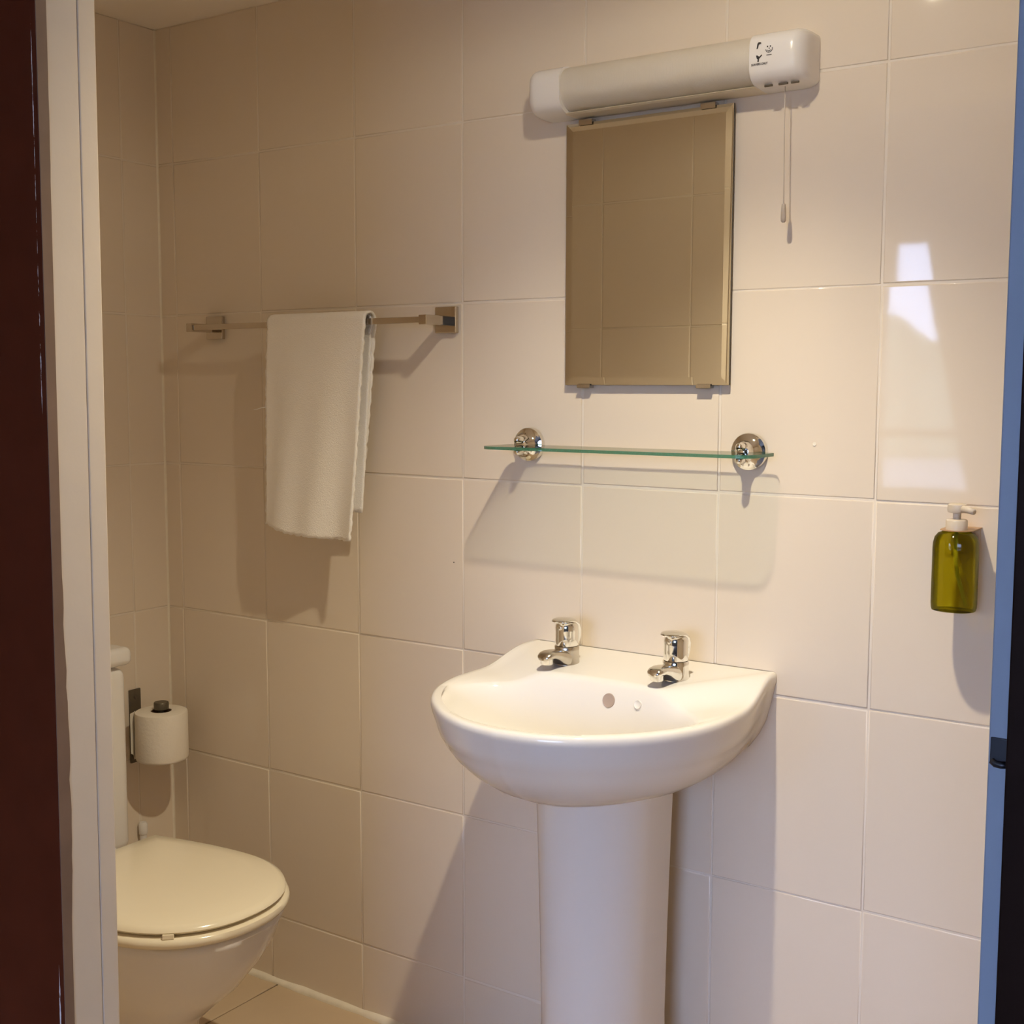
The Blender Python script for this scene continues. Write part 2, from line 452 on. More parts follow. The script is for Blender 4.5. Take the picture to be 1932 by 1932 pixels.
# ------------------------------------------------------------------ the bedroom behind the camera
BX0, BX1, BH = -1.6, 3.6, 2.32
struct(obj('wall_bedroom_left', nbox(BX0 - 0.1, BX0, WY - 0.1, YO, 0, BH), BEDWALL))
struct(obj('wall_bedroom_right', nbox(BX1, BX1 + 0.1, WY - 0.1, YO, 0, BH), BEDWALL))
bm = nbox(BX0, XL - 0.03, YO - 0.0002, YO + 0.02, 0, BH)
bm.free()
bm = nbox(BX0 - 0.1, X0 - 0.1, YO, YO + 0.1, 0, BH)
box(bm, X1 + 0.1, BX1 + 0.1, YO, YO + 0.1, 0, BH)
box(bm, X0 - 0.1, X1 + 0.1, YO, YO + 0.1, CEIL + 0.08, BH)
struct(obj('wall_bedroom_front', bm, BEDWALL))
bm = bmesh.new()
xs = [BX0]
for a, b_, c, d in WINDOWS:
    box(bm, xs[-1], a, WY - 0.1, WY, 0, BH)
    box(bm, a, b_, WY - 0.1, WY, 0, c); box(bm, a, b_, WY - 0.1, WY, d, BH)
    xs.append(b_)
box(bm, xs[-1], BX1, WY - 0.1, WY, 0, BH)
struct(obj('wall_bedroom_window', bm, BEDWALL))
struct(obj('floor_bedroom', nbox(BX0 - 0.1, BX1 + 0.1, WY - 0.1, YO, -0.06, 0.0), CARPET))
struct(obj('ceiling_bedroom', nbox(BX0 - 0.1, BX1 + 0.1, WY - 0.1, YO + 0.1, BH, BH + 0.08), BEDWALL))
for i, (a, b_, c, d) in enumerate(WINDOWS):
    bm = bmesh.new()
    f = 0.035
    box(bm, a, a + f, WY - 0.08, WY - 0.03, c, d); box(bm, b_ - f, b_, WY - 0.08, WY - 0.03, c, d)
    box(bm, a + f, b_ - f, WY - 0.08, WY - 0.03, c, c + f); box(bm, a + f, b_ - f, WY - 0.08, WY - 0.03, d - f, d)
    zt = c + (d - c) * 0.24
    box(bm, a + f, b_ - f, WY - 0.08, WY - 0.03, zt - 0.02, zt + 0.02)
    w = struct(obj('window_%d' % (i + 1), bm, UPVC))
    obj('pane', nbox(a + f, b_ - f, WY - 0.058, WY - 0.054, c + f, d - f), PANE, w)
# curtain drawn aside in front of the narrow window
rings = []
for k in range(25):
    z = 0.55 + 1.55 * k / 24
    xe = 0.30 - 0.23 * max(0.0, (z - 0.74)) 
    ring = []
    for j in range(40):
        t = j / 39
        ring.append((xe + (0.62 - xe) * t, WY + 0.09 + 0.025 * math.sin(t * 40), z))
    ring += [(p[0], p[1] - 0.006, p[2]) for p in reversed(ring)]
    rings.append(ring)
tag(obj('curtain', loft(rings), CURTAIN, smooth=True, angle=40), 'brown curtain drawn aside beside the narrow bedroom window', 'curtain')
# garden outside the windows: pale terrace and a distant clipped hedge
struct(obj('ground', nbox(-25, 27, -26, WY - 0.1, -0.26, -0.2), mat('pale_terrace', (0.62, 0.61, 0.60), 0.8, vary=(2, 0.08))), 'pale terrace outside the bedroom')
bm = bmesh.new()
bmesh.ops.create_grid(bm, x_segments=120, y_segments=16, size=0.5)
for v in bm.verts:
    u, w = v.co.x, v.co.y
    z = (w + .5) * 2.6
    v.co = Vector((u * 44 + 1.0, -25 + 0.25 * math.sin(u * 290) * math.cos(z * 7) - 0.4 * (w + .5), z - 0.2 + (0.25 * math.sin(u * 170) + 0.2 * math.sin(u * 61) if w > .4 else 0)))
geo = bmesh.ops.extrude_face_region(bm, geom=list(bm.faces))
for e in geo['geom']:
    if isinstance(e, bmesh.types.BMVert): e.co.y -= 0.8
tag(obj('garden_hedge', bm, HEDGE, smooth=True), 'clipped green hedge outside the bedroom windows', 'hedge')

# ------------------------------------------------------------------ downlight fitting
dl = thing('ceiling_downlight', 'round recessed downlight in the ceiling above the basin', 'downlight', (LX, LY, CEIL))
obj('trim_ring', lathe([(0.026, -0.001), (0.028, -0.004), (0.036, -0.005), (0.041, -0.0035), (0.043, 0.0)], (0, 0, 0), n=40, cap0=False), BRUSHED, dl, smooth=True)
em = bpy.data.materials.new('lit_lamp'); em.use_nodes = True
eb = em.node_tree.nodes['Principled BSDF']
eb.inputs['Emission Color'].default_value = (1.0, 0.80, 0.55, 1); eb.inputs['Emission Strength'].default_value = 120
obj('lamp', lathe([(0.0255, -0.001), (0.024, -0.0018), (0.012, -0.003)], (0, 0, 0), n=32), em, dl, smooth=True)

# ================================================================== basin
BXc = 0.887
half = [(0.0, 0.227), (0.03, 0.229), (0.07, 0.234), (0.12, 0.239), (0.18, 0.2415), (0.235, 0.238), (0.29, 0.222), (0.34, 0.193), (0.38, 0.157), (0.415, 0.112), (0.440, 0.058), (0.449, 0.0)]
zt_ = [(0.0, 0.811), (0.03, 0.810), (0.07, 0.803), (0.11, 0.793), (0.15, 0.787), (0.20, 0.785), (0.5, 0.785)]
side = catmull([(w, -d) for d, w in half], 7)            # right side, back to front
back = [(0.227 * (-1 + 2 * k / 16), -0.0) for k in range(1, 16)]
outline = side + [(-x, y) for x, y in reversed(side[:-1])] + back   # closed
NB = len(outline)
CY = -0.268
def rear(d):
    t = min(1.0, max(0.0, (d - 0.01) / 0.15)); t = t * t * t * (t * (6 * t - 15) + 10)
    return 0.785 + 0.026 * (1 - t)
def rim_ring(sx, sy, z, follow=1.0):
    return [(BXc + x * sx, y * sy - 0.0015, z + (rear(-y) - 0.785) * follow) for x, y in outline]
def bowl_ring(a, bf, bb, z, cx=0.0, cy=CY, mixz=0.0, pw=2.35):
    """super-ellipse matched to the outline by direction from the bowl centre"""
    ring = []
    for x, y in outline:
        th = math.atan2(y - CY, x)
        c, s = math.cos(th), math.sin(th)
        bq = bf if s < 0 else bb
        r = 1.0 / ((abs(c) / a) ** pw + (abs(s) / bq) ** pw) ** (1 / pw)
        ring.append((BXc + cx + r * c, cy + r * s, z + mixz * (rear(-y) - 0.785)))
    return ring
def mixr(A, B, t, dz=0.0):
    return [tuple(a + (b - a) * t + (dz if i == 2 else 0) for i, (a, b) in enumerate(zip(p, q))) for p, q in zip(A, B)]
top = rim_ring(1, 1, 0.785)
inner = bowl_ring(0.209, 0.147, 0.116, 0.780, mixz=0.75)
deck = 0.0
rings = [
    rim_ring(0.26, 0.60, 0.640, 0), rim_ring(0.40, 0.67, 0.643, 0), rim_ring(0.56, 0.745, 0.651, 0), rim_ring(0.70, 0.82, 0.666, 0.05), rim_ring(0.81, 0.88, 0.684, 0.15),
    rim_ring(0.885, 0.927, 0.704, 0.3), rim_ring(0.93, 0.955, 0.721, 0.5), rim_ring(0.948, 0.966, 0.732, 0.7), rim_ring(0.957, 0.972, 0.7345, 0.8), rim_ring(0.972, 0.982, 0.747, 0.9), rim_ring(0.988, 0.992, 0.762, 1), rim_ring(0.998, 0.999, 0.772, 1),
    rim_ring(1.0, 1.0, 0.777, 1), rim_ring(0.998, 0.999, 0.782, 1), rim_ring(0.990, 0.994, 0.7855, 1), rim_ring(0.975, 0.984, 0.787, 1),
]
r0 = rim_ring(0.94, 0.965, 0.7865, 1)
rings.append(r0)
for t, dz in ((0.25, 0.0005), (0.5, 0.0012), (0.75, 0.0012), (0.93, 0.0004)):
    rings.append(mixr(r0, inner, t, dz))
rings += [inner,
          bowl_ring(0.204, 0.142, 0.111, 0.775, mixz=0.68), bowl_ring(0.198, 0.137, 0.106, 0.763, mixz=0.5), bowl_ring(0.190, 0.130, 0.101, 0.745, mixz=0.3), bowl_ring(0.178, 0.120, 0.095, 0.722, mixz=0.1),
          bowl_ring(0.160, 0.107, 0.085, 0.700, cy=-0.264), bowl_ring(0.128, 0.085, 0.068, 0.683, cy=-0.256), bowl_ring(0.092, 0.063, 0.053, 0.672, cy=-0.248, pw=2.1), bowl_ring(0.05, 0.038, 0.035, 0.667, cy=-0.242, pw=2.0), bowl_ring(0.022, 0.022, 0.022, 0.664, cy=-0.24, pw=2.0), bowl_ring(0.020, 0.020, 0.020, 0.655, cy=-0.24, pw=2.0)]
basin = thing('pedestal_basin', 'white ceramic washbasin on a pedestal with two chrome taps', 'basin', (BXc, 0, 0))
def local(o, root):
    o.location = -Vector(root.location)
    return o
bowl = local(obj('basin_bowl', loft(rings), CERAMIC, basin, smooth=True, angle=70), basin)
# pedestal: open-backed column
rings = []
for z, s in [(0.0, 1.10), (0.015, 1.10), (0.035, 1.07), (0.07, 1.0), (0.12, 0.95), (0.25, 0.925), (0.40, 0.955), (0.55, 1.0), (0.645, 1.035), (0.668, 1.035)]:
    out_, in_ = [], []
    for k in range(33):
        a = PI * k / 32
        out_.append((BXc + 0.0935 * s * math.cos(a), -0.165 - 0.0935 * s * math.sin(a), z))
        in_.append((BXc + 0.0795 * s * math.cos(a), -0.165 - 0.0795 * s * math.sin(a), z))
    ring = [(BXc + 0.0895 * s, -0.085, z), (BXc + 0.0925 * s, -0.125, z)] + out_ + [(BXc - 0.0925 * s, -0.125, z), (BXc - 0.0895 * s, -0.085, z)]
    ring += [(BXc - 0.0755 * s, -0.085, z), (BXc - 0.0785 * s, -0.125, z)] + list(reversed(in_)) + [(BXc + 0.0785 * s, -0.125, z), (BXc + 0.0755 * s, -0.085, z)]
    rings.append(ring)
local(obj('pedestal', loft(rings), CERAMIC, basin, smooth=True, angle=60), basin)
# overflow hole and blanked plug on the rear slope of the bowl
def on_bowl(dx, z):
    # point of the rear bowl wall at offset dx and height z, from the ring table
    tab = [(0.7995, 0.116, 0.209), (0.7927, 0.111, 0.204), (0.776, 0.106, 0.198), (0.7528, 0.101, 0.190), (0.7246, 0.095, 0.178), (0.70, 0.085, 0.160)]
    for (za, ba, aa), (zb, bb, ab) in zip(tab, tab[1:]):
        if zb <= z <= za:
            t = (za - z) / (za - zb); b_, a_ = ba + (bb - ba) * t, aa + (ab - aa) * t
            s = (1 - (abs(dx) / a_) ** 2.35) ** (1 / 2.35)
            return Vector((BXc + dx, CY + b_ * s, z))
def disc_on(dx, z, r, name, m, lift):
    p = on_bowl(dx, z); q = on_bowl(dx, z - 0.012); h = on_bowl(dx + 0.01, z)
    nrm = (q - p).cross(h - p).normalized()
    if nrm.y > 0: nrm = -nrm
    o = obj(name, lathe([(r, -0.004), (r, 0.0), (r * 0.94, lift), (r * 0.8, lift * 0.6)], n=32), m, bowl, smooth=True, angle=50)
    o.matrix_local = Matrix.Translation(p) @ nrm.to_track_quat('Z', 'Y').to_matrix().to_4x4()
    return o
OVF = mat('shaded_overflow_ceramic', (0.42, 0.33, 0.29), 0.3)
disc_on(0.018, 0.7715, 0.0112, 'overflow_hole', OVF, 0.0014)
disc_on(0.072, 0.7735, 0.0068, 'blanking_cap', CERAMIC, 0.0024)
local(obj('drain', lathe([(0.0195, 0.656), (0.0195, 0.6665), (0.017, 0.668), (0.008, 0.667)], (BXc, -0.24, 0), n=32), CHROME, bowl, smooth=True, angle=50), basin).location = (0, 0, 0)

# ------------------------------------------------------------------ pillar taps
def make_tap(x, y, z, label, stain):
    t = thing('pillar_tap', label, 'tap', (x, y, z), 'chrome taps on the basin')
    body = [(0.0215, 0.0), (0.0222, 0.002), (0.0215, 0.006), (0.0205, 0.020), (0.0202, 0.034), (0.0205, 0.0395), (0.0195, 0.0412)]
    obj('tap_body', lathe(body, n=40), BRUSHED if stain else CHROME, t, smooth=True, angle=45)
    # spout: reaches out towards -y (and a touch to the left, as fitted), drooping at its tip
    d = Vector((-0.10, -1, 0)).normalized(); s = Vector((-d.y, d.x, 0))
    rings = []
    for l, zc, hw, hh in [(0.0, 0.020, 0.0185, 0.0170), (0.012, 0.0215, 0.0180, 0.0155), (0.022, 0.0255, 0.0172, 0.0125), (0.034, 0.0305, 0.0162, 0.0090), (0.046, 0.0330, 0.0150, 0.0075), (0.056, 0.0325, 0.0140, 0.0068), (0.062, 0.0308, 0.0120, 0.0055), (0.0655, 0.0290, 0.0075, 0.0032)]:
        ring = []
        for k in range(28):
            a = 2 * PI * k / 28
            ca, sa = math.cos(a), math.sin(a)
            p = d * l + s * (hw * math.copysign(abs(ca) ** 0.8, ca)); ring.append((p.x, p.y, zc + hh * math.copysign(abs(sa) ** 0.8, sa)))
        rings.append(ring)
    sp_ = obj('spout', loft(rings), BRUSHED if stain else CHROME, t, smooth=True, angle=60)
    c = d * 0.053
    obj('nozzle', lathe([(0.0098, 0.0185), (0.0105, 0.020), (0.0105, 0.029), (0.008, 0.030)], (c.x, c.y, 0), n=28), CHROME, sp_, smooth=True, angle=45)
    # lever head: waisted drum, with a flat cap that sweeps forward over it
    hd = obj('handle', lathe([(0.0185, 0.0418), (0.0192, 0.044), (0.0188, 0.054), (0.0188, 0.066), (0.0192, 0.073), (0.0175, 0.0795), (0.010, 0.082)], n=40), CHROME, t, smooth=True, angle=60)
    rings = []
    path = [(-0.0165, 0.0435, 0.0120, 0.0035), (-0.0180, 0.056, 0.0150, 0.0048), (-0.0165, 0.068, 0.0170, 0.0058), (-0.0105, 0.0775, 0.0184, 0.0060), (-0.001, 0.0828, 0.0190, 0.0052), (0.009, 0.0848, 0.0186, 0.0040), (0.018, 0.0845, 0.0170, 0.0030), (0.0245, 0.0832, 0.0130, 0.0021), (0.027, 0.0824, 0.006, 0.0012)]
    for i, (l, zc, hw, hh) in enumerate(path):
        a_, b_ = path[max(i - 1, 0)], path[min(i + 1, len(path) - 1)]
        tl, tz = b_[0] - a_[0], b_[1] - a_[1]; n_ = math.hypot(tl, tz); nl, nz = -tz / n_, tl / n_
        ring = []
        for k in range(24):
            a = 2 * PI * k / 24
            p = d * (l + nl * hh * math.sin(a)) + s * (hw * math.cos(a))
            ring.append((p.x, p.y, zc + nz * hh * math.sin(a)))
        rings.append(ring)
    obj('lever', loft(rings), CHROME, hd, smooth=True, angle=60)
    p = d * 0.0183
    bt = lathe([(0.0036, 0.0), (0.0036, 0.001), (0.0022, 0.0018)], n=20)
    o = obj('index_button', bt, CHROME, hd, smooth=True); o.matrix_local = Matrix.Translation((p.x, p.y, 0.072)) @ d.to_track_quat('Z', 'Y').to_matrix().to_4x4()
    return t
TZ = 0.7925
make_tap(BXc - 0.099, -0.098, TZ, 'chrome basin tap on the left, with brownish stains on its body', True)
make_tap(BXc + 0.100, -0.098, TZ, 'clean shiny chrome basin tap on the right side of the basin', False)

# ================================================================== toilet
TYc = -0.446
toilet = thing('toilet', 'white ceramic toilet with closed ivory lid and cistern', 'toilet', (0.2, TYc, 0))
def egg(front, hw, back, hb, n=28):
    """outline in plan: u to the front (+x), half-width hw; straight back edge of half-width hb"""
    um = back + (front - back) * 0.55
    pts = []
    for k in range(n + 1):                       # right side from back corner to the front
        t = k / n
        if t < 0.45:
            q = t / 0.45
            u = back + (um - back) * q
            w = hb + (hw - hb) * math.sin(q * PI / 2)
        else:
            q = (t - 0.45) / 0.55 * PI / 2
            u = um + (front - um) * math.sin(q) ** 1.0
            w = hw * math.cos(q) ** 0.92 if q < PI / 2 - 1e-6 else 0.0
        pts.append((u, w))
    return pts + [(u, -w) for u, w in reversed(pts[:-1])] + [(back, -hb * k / 4) for k in (2, 0, -2)]
def egg_ring(front, hw, back, hb, z):
    return [(u - 0.011, TYc + w, z) for u, w in egg(front, hw, back, hb)]
# pan
rings = [egg_ring(*a) for a in [
    (0.270, 0.108, -0.10, 0.10, 0.0), (0.270, 0.108, -0.10, 0.10, 0.02), (0.254, 0.098, -0.10, 0.092, 0.05), (0.246, 0.094, -0.10, 0.088, 0.11), (0.252, 0.099, -0.10, 0.09, 0.160),
    (0.288, 0.118, -0.09, 0.096, 0.193), (0.341, 0.139, -0.07, 0.105, 0.240), (0.383, 0.156, -0.05, 0.115, 0.292), (0.407, 0.1655, -0.03, 0.125, 0.330), (0.418, 0.169, -0.01, 0.132, 0.360), (0.424, 0.1705, 0.0, 0.135, 0.372), (0.420, 0.168, 0.0, 0.133, 0.378)]]
local(obj('pan', loft(rings), CERAMIC, toilet, smooth=True, angle=60), toilet)
bm = nbox(-0.115, 0.02, TYc - 0.13, TYc + 0.13, 0.33, 0.372, bev=0.012, seg=3)
local(obj('pan_shelf', bm, CERAMIC, toilet, smooth=True, angle=40), toilet)
# seat
rings = [egg_ring(*a) for a in [(0.416, 0.165, 0.030, 0.130, 0.379), (0.427, 0.1735, 0.024, 0.136, 0.382), (0.4315, 0.1765, 0.020, 0.139, 0.389), (0.4295, 0.175, 0.021, 0.138, 0.3965), (0.420, 0.169, 0.026, 0.134, 0.399)]]
seat = local(obj('seat', loft(rings), PLASTIC_IV, toilet, smooth=True, angle=60), toilet)
# lid
rings = [egg_ring(*a) for a in [(0.408, 0.160, 0.026, 0.130, 0.4025), (0.4215, 0.1695, 0.018, 0.136, 0.4035), (0.4255, 0.1725, 0.016, 0.138, 0.4075), (0.423, 0.1705, 0.018, 0.137, 0.4125), (0.412, 0.163, 0.026, 0.132, 0.4160), (0.355, 0.135, 0.06, 0.11, 0.4195), (0.30, 0.10, 0.10, 0.08, 0.4210), (0.24, 0.05, 0.15, 0.04, 0.4215)]]
lid = local(obj('lid', loft(rings), PLASTIC_IV, toilet, smooth=True, angle=60), toilet)
o = obj('lid_buffer', nbox(-0.009, 0.009, -0.004, 0.004, 0.398, 0.406, bev=0.001), PLASTIC_IV, lid); o.matrix_local = Matrix.Translation((0.355, TYc - 0.1275, 0)) @ Matrix.Rotation(0.75, 4, 'Z')
for s in (-1, 1):
    local(obj('hinge', tube([(0.008, TYc + s * 0.075 - 0.02, 0.394), (0.008, TYc + s * 0.075 + 0.02, 0.394)], 0.010, 16), PLASTIC_IV, toilet, smooth=True, angle=50), toilet)
# cistern
local(obj('cistern', nbox(-0.298, -0.112, TYc - 0.182, TYc + 0.182, 0.345, 0.712, bev=0.02, seg=4), CERAMIC, toilet, smooth=True, angle=40), toilet)
cl = local(obj('cistern_lid', nbox(-0.2985, -0.104, TYc - 0.19, TYc + 0.19, 0.716, 0.752, bev=0.013, seg=4), CERAMIC, toilet, smooth=True, angle=40), toilet)
obj('flush_button', lathe([(0.024, 0.750), (0.024, 0.754), (0.021, 0.756), (0.010, 0.7555)], (-0.2, TYc, 0), n=32), CHROME, cl, smooth=True, angle=50)

# water pipe beside the toilet
pipe = thing('water_pipe', 'thin white pipe stub on the wall behind the toilet lid', 'pipe', (-0.285, -0.096, 0))
local(obj('pipe', tube([(-0.288, -0.096, 0.0), (-0.288, -0.096, 0.302)], 0.0075, 14), WPLASTIC, pipe, smooth=True, angle=50), pipe)
local(obj('pipe_cap', lathe([(0.009, 0.290), (0.0095, 0.292), (0.0095, 0.312), (0.007, 0.316)], (-0.288, -0.096, 0), n=20), WPLASTIC, pipe, smooth=True, angle=50), pipe)

# ================================================================== toilet roll and holder
RX, RY = -0.2145, -0.100
holder = thing('toilet_roll_holder', 'dark metal toilet roll holder plate screwed to the left wall', 'roll holder', (X0, RY, 0.45))
local(obj('back_plate', nbox(X0 + 0.0002, X0 + 0.004, RY - 0.0155, RY + 0.0145, 0.449, 0.609, bev=0.0012), DARKMETAL, holder), holder)
for z in (0.592, 0.464):
    local(obj('screw', lathe([(0.0042, 0.0042), (0.004, 0.0052), (0.002, 0.0056)], (X0, RY, z), axis='X', n=16), SLOT, holder, smooth=True), holder)
local(obj('arm', tube([(X0 + 0.003, RY, 0.462), (X0 + 0.04, RY, 0.462), (RX - 0.006, RY, 0.462), (RX + 0.000, RY, 0.470), (RX, RY, 0.50), (RX, RY, 0.578)], 0.006, 14), DARKMETAL, holder, smooth=True, angle=60), holder)
kn = local(obj('spindle_cap', lathe([(0.013, 0.576), (0.0155, 0.577), (0.0155, 0.590), (0.0145, 0.5915)], (RX - 0.004, RY + 0.004, 0), n=32), DARKMETAL, holder, smooth=True, angle=50), holder)
roll = thing('toilet_roll', 'full white toilet paper roll on the dark spindle beside the cistern', 'toilet roll', (RX, RY, 0.471))
R1, R0 = 0.0545, 0.0215
prof = [(R0, 0.0), (R1 - 0.004, 0.0), (R1 - 0.001, 0.002), (R1, 0.006), (R1, 0.098), (R1 - 0.001, 0.102), (R1 - 0.004, 0.1035), (R0, 0.1035), (R0, 0.0)]
obj('paper', lathe(prof, n=56, cap0=False, cap1=False), PAPER, roll, smooth=True, angle=45)
obj('core', lathe([(R0 - 0.0003, 0.0005), (R0 - 0.0003, 0.103), (R0 - 0.0018, 0.103), (R0 - 0.0018, 0.0005), (R0 - 0.0003, 0.0005)], n=40, cap0=False, cap1=False), CARD, roll, smooth=True, angle=45)
rings = []
for k in range(9):
    t = k / 8
    a = math.radians(215 + 22 * t)
    r = R1 + 0.0004 + 0.012 * max(0, t - 0.25) ** 1.5
    rings.append([(r * math.cos(a), r * math.sin(a), 0.001 + (0.016 * t if t > 0.6 else 0)), (r * math.cos(a), r * math.sin(a), 0.1025), ((r + 0.0006) * math.cos(a), (r + 0.0006) * math.sin(a), 0.1025), ((r + 0.0006) * math.cos(a), (r + 0.0006) * math.sin(a), 0.001 + (0.016 * t if t > 0.6 else 0))])
obj('loose_sheet', loft(rings), PAPER, roll, smooth=True, angle=40)

# ================================================================== towel rail and towel
BZ, BY = 1.3735, -0.068
rail = thing('towel_rail', 'square chrome towel rail fixed to the tiled wall', 'towel rail', (0.172, 0, BZ))
for sx, x in ((-1, -0.128), (1, 0.472)):
    local(obj('wall_plate', nbox(x - 0.0235, x + 0.0235, -0.010, -0.0004, BZ - 0.0215, BZ + 0.0255, bev=0.0015), RAIL, rail), rail)
    local(obj('post', nbox(x - 0.0085, x + 0.0085, BY - 0.0085, -0.009, BZ - 0.0085, BZ + 0.0085, bev=0.001), RAIL, rail), rail)
local(obj('bar', nbox(-0.1195, 0.4635, BY - 0.0055, BY + 0.0055, BZ - 0.0055, BZ + 0.0055, bev=0.001), RAIL, rail), rail)

towel = thing('hand_towel', 'white terry hand towel folded over the chrome rail', 'towel', (0.222, BY, BZ))
def towel_bm(x_top, x_bot, zf, zb, seed, off=0.0):
    """one folded thickness draped over the bar; front falls to zf(x), back to zb"""
    NXT, NF = 46, 60
    bm = bmesh.new(); grid = []
    rnd = random.Random(seed)
    nz = [rnd.uniform(-1, 1) for _ in range(NXT + 1)]
    R_ = 0.0095 + off
    for i in range(NXT + 1):
        s = i / NXT
        col = []
        zend = zf(s) + 0.0016 * nz[i]
        prof = []
        L = (BZ + 0.004) - zend
        for j in range(NF):                                   # front: bottom to top
            t = j / (NF - 1)
            z = zend + L * t
            k = 1 - t
            y = BY - R_ - 0.004 * math.sin(min(k * 2.4, 1) * PI / 2)
            y += k * (0.0065 * math.sin(s * 7.3 + 0.6 + 1.2 * k) + 0.004 * math.sin(s * 15 + k * 2.0))
            prof.append((y, z, k))
        for j in range(1, 8):
            a = PI * j / 8
            prof.append((BY - R_ * math.cos(a), BZ + 0.004 + R_ * 0.9 * math.sin(a), 0))
        LB = (BZ + 0.004) - zb
        for j in range(0, 36):
            k = j / 35
            prof.append((BY + R_ + 0.004 * math.sin(k * 2) + k * 0.004 * math.sin(s * 8), BZ + 0.004 - LB * k, k))
        for y, z, k in prof:
            xl = x_top[0] + (x_bot[0] - x_top[0]) * k; xr = x_top[1] + (x_bot[1] - x_top[1]) * k
            x = xl + (xr - xl) * s
            if s in (0, 1): x += 0.0010 * math.sin(z * 190) + 0.0008 * math.sin(z * 420)
            col.append(bm.verts.new((x, y, z)))
        grid.append(col)
    for a, b in zip(grid, grid[1:]):
        for j in range(len(a) - 1):
            bm.faces.new((a[j], b[j], b[j + 1], a[j + 1]))
    return bm
def add_solid(o, t):
    m = o.modifiers.new('thickness', 'SOLIDIFY'); m.thickness = t; m.offset = 0
    tx = bpy.data.textures.new('pile', 'CLOUDS'); tx.noise_scale = 0.003
    d = o.modifiers.new('pile', 'DISPLACE'); d.texture = tx; d.strength = 0.0010; d.texture_coords = 'LOCAL'
t1 = obj('outer_layer', towel_bm((0.101, 0.346), (0.082, 0.309), lambda s: 0.988 - 0.013 * min(1, s * 3) - 0.006 * s, 1.10, 1, 0.0055), TOWEL, towel, smooth=True)
local(t1, towel); add_solid(t1, 0.0045)
t2 = obj('inner_layer', towel_bm((0.106, 0.340), (0.090, 0.306), lambda s: 1.000, 1.02, 2, 0.0010), TOWEL, towel, smooth=True)
local(t2, towel); add_solid(t2, 0.003)
local(obj('loose_thread', tube([(0.094, BY - 0.018, 1.2155), (0.083, BY - 0.02, 1.214), (0.074, BY - 0.021, 1.2115), (0.066, BY - 0.022, 1.2105)], 0.0008, 6), TOWEL, towel, smooth=True), towel)

# ================================================================== glass shelf
SZ = 1.1545
shelf = thing('glass_shelf', 'clear glass shelf with green edge on two round chrome brackets', 'shelf', (0.86, 0, SZ))
def rrect(x0, x1, y0, y1, rf, rb, n=8):
    P = []
    for cx, cy, a0, r in ((x1 - rb, y1 - rb, 0, rb), (x0 + rb, y1 - rb, 90, rb), (x0 + rf, y0 + rf, 180, rf), (x1 - rf, y0 + rf, 270, rf)):
        for k in range(n + 1):
            a = math.radians(a0 + 90 * k / n)
            P.append((cx + r * math.cos(a), cy + r * math.sin(a)))
    return P
o2 = rrect(0.624, 1.113, -0.1195, -0.023, 0.024, 0.010)
bm = loft([[(x, y, SZ - 0.0025) for x, y in o2], [(x, y, SZ + 0.0025) for x, y in o2]])
for f in bm.faces: f.material_index = 0 if len(f.verts) > 4 else 1
local(obj('glass', bm, [GLASS_TOP, GLASS_EDGE], shelf), shelf)
for x in (0.6505, 1.0615):
    z0 = SZ + 0.002
    rose = local(obj('wall_rose', lathe([(0.0295, -0.0004), (0.0295, -0.006), (0.0285, -0.009), (0.026, -0.0102), (0.020, -0.0125), (0.014, -0.020), (0.0095, -0.030), (0.004, -0.0315)], (x, 0, z0), axis='Y', n=48), CHROME, shelf, smooth=True, angle=40), shelf)
    for zc in (0.0085, -0.0095):
        obj('clamp_bar', tube([(x, -0.010, z0 + zc - 0.002 * (1 if zc < 0 else 0)), (x, -0.030, z0 + zc - 0.002 * (1 if zc < 0 else 0)), (x, -0.044, z0 + zc - 0.002 * (1 if zc < 0 else 0)), (x, -0.047, z0 + zc - 0.002 * (1 if zc < 0 else 0))], [0.0065, 0.0065, 0.006, 0.003], 20), CHROME, rose, smooth=True, angle=50)

# ================================================================== mirror
MX0, MX1, MZ0, MZ1, MY = 0.7275, 1.0275, 1.2595, 1.6885, -0.0125
mir = thing('wall_mirror', 'frameless rectangular mirror with slanted rim above the glass shelf', 'mirror', (0.8775, 0, MZ0))
bw = 0.0125
bm = bmesh.new()
def mr(ins, y): return [bm.verts.new(p) for p in ((MX0 + ins, y, MZ0 + ins), (MX1 - ins, y, MZ0 + ins), (MX1 - ins, y, MZ1 - ins), (MX0 + ins, y, MZ1 - ins))]
rs = [mr(0, MY + 0.005), mr(0, MY + 0.0012), mr(bw, MY)]
for k, (a, b) in enumerate(zip(rs, rs[1:])):
    for i in range(4):
        f = bm.faces.new((a[i], a[(i + 1) % 4], b[(i + 1) % 4], b[i])); f.material_index = 1 if k == 0 else 0
bm.faces.new(rs[2]).material_index = 0
f = bm.faces.new(list(reversed(rs[0]))); f.material_index = 1
local(obj('mirror_glass', bm, [MIRROR, MEDGE], mir), mir)
local(obj('backing_spacer', nbox(MX0 + 0.03, MX1 - 0.03, MY + 0.0052, -0.0004, MZ0 + 0.03, MZ1 - 0.03), DARKGAP, mir), mir)
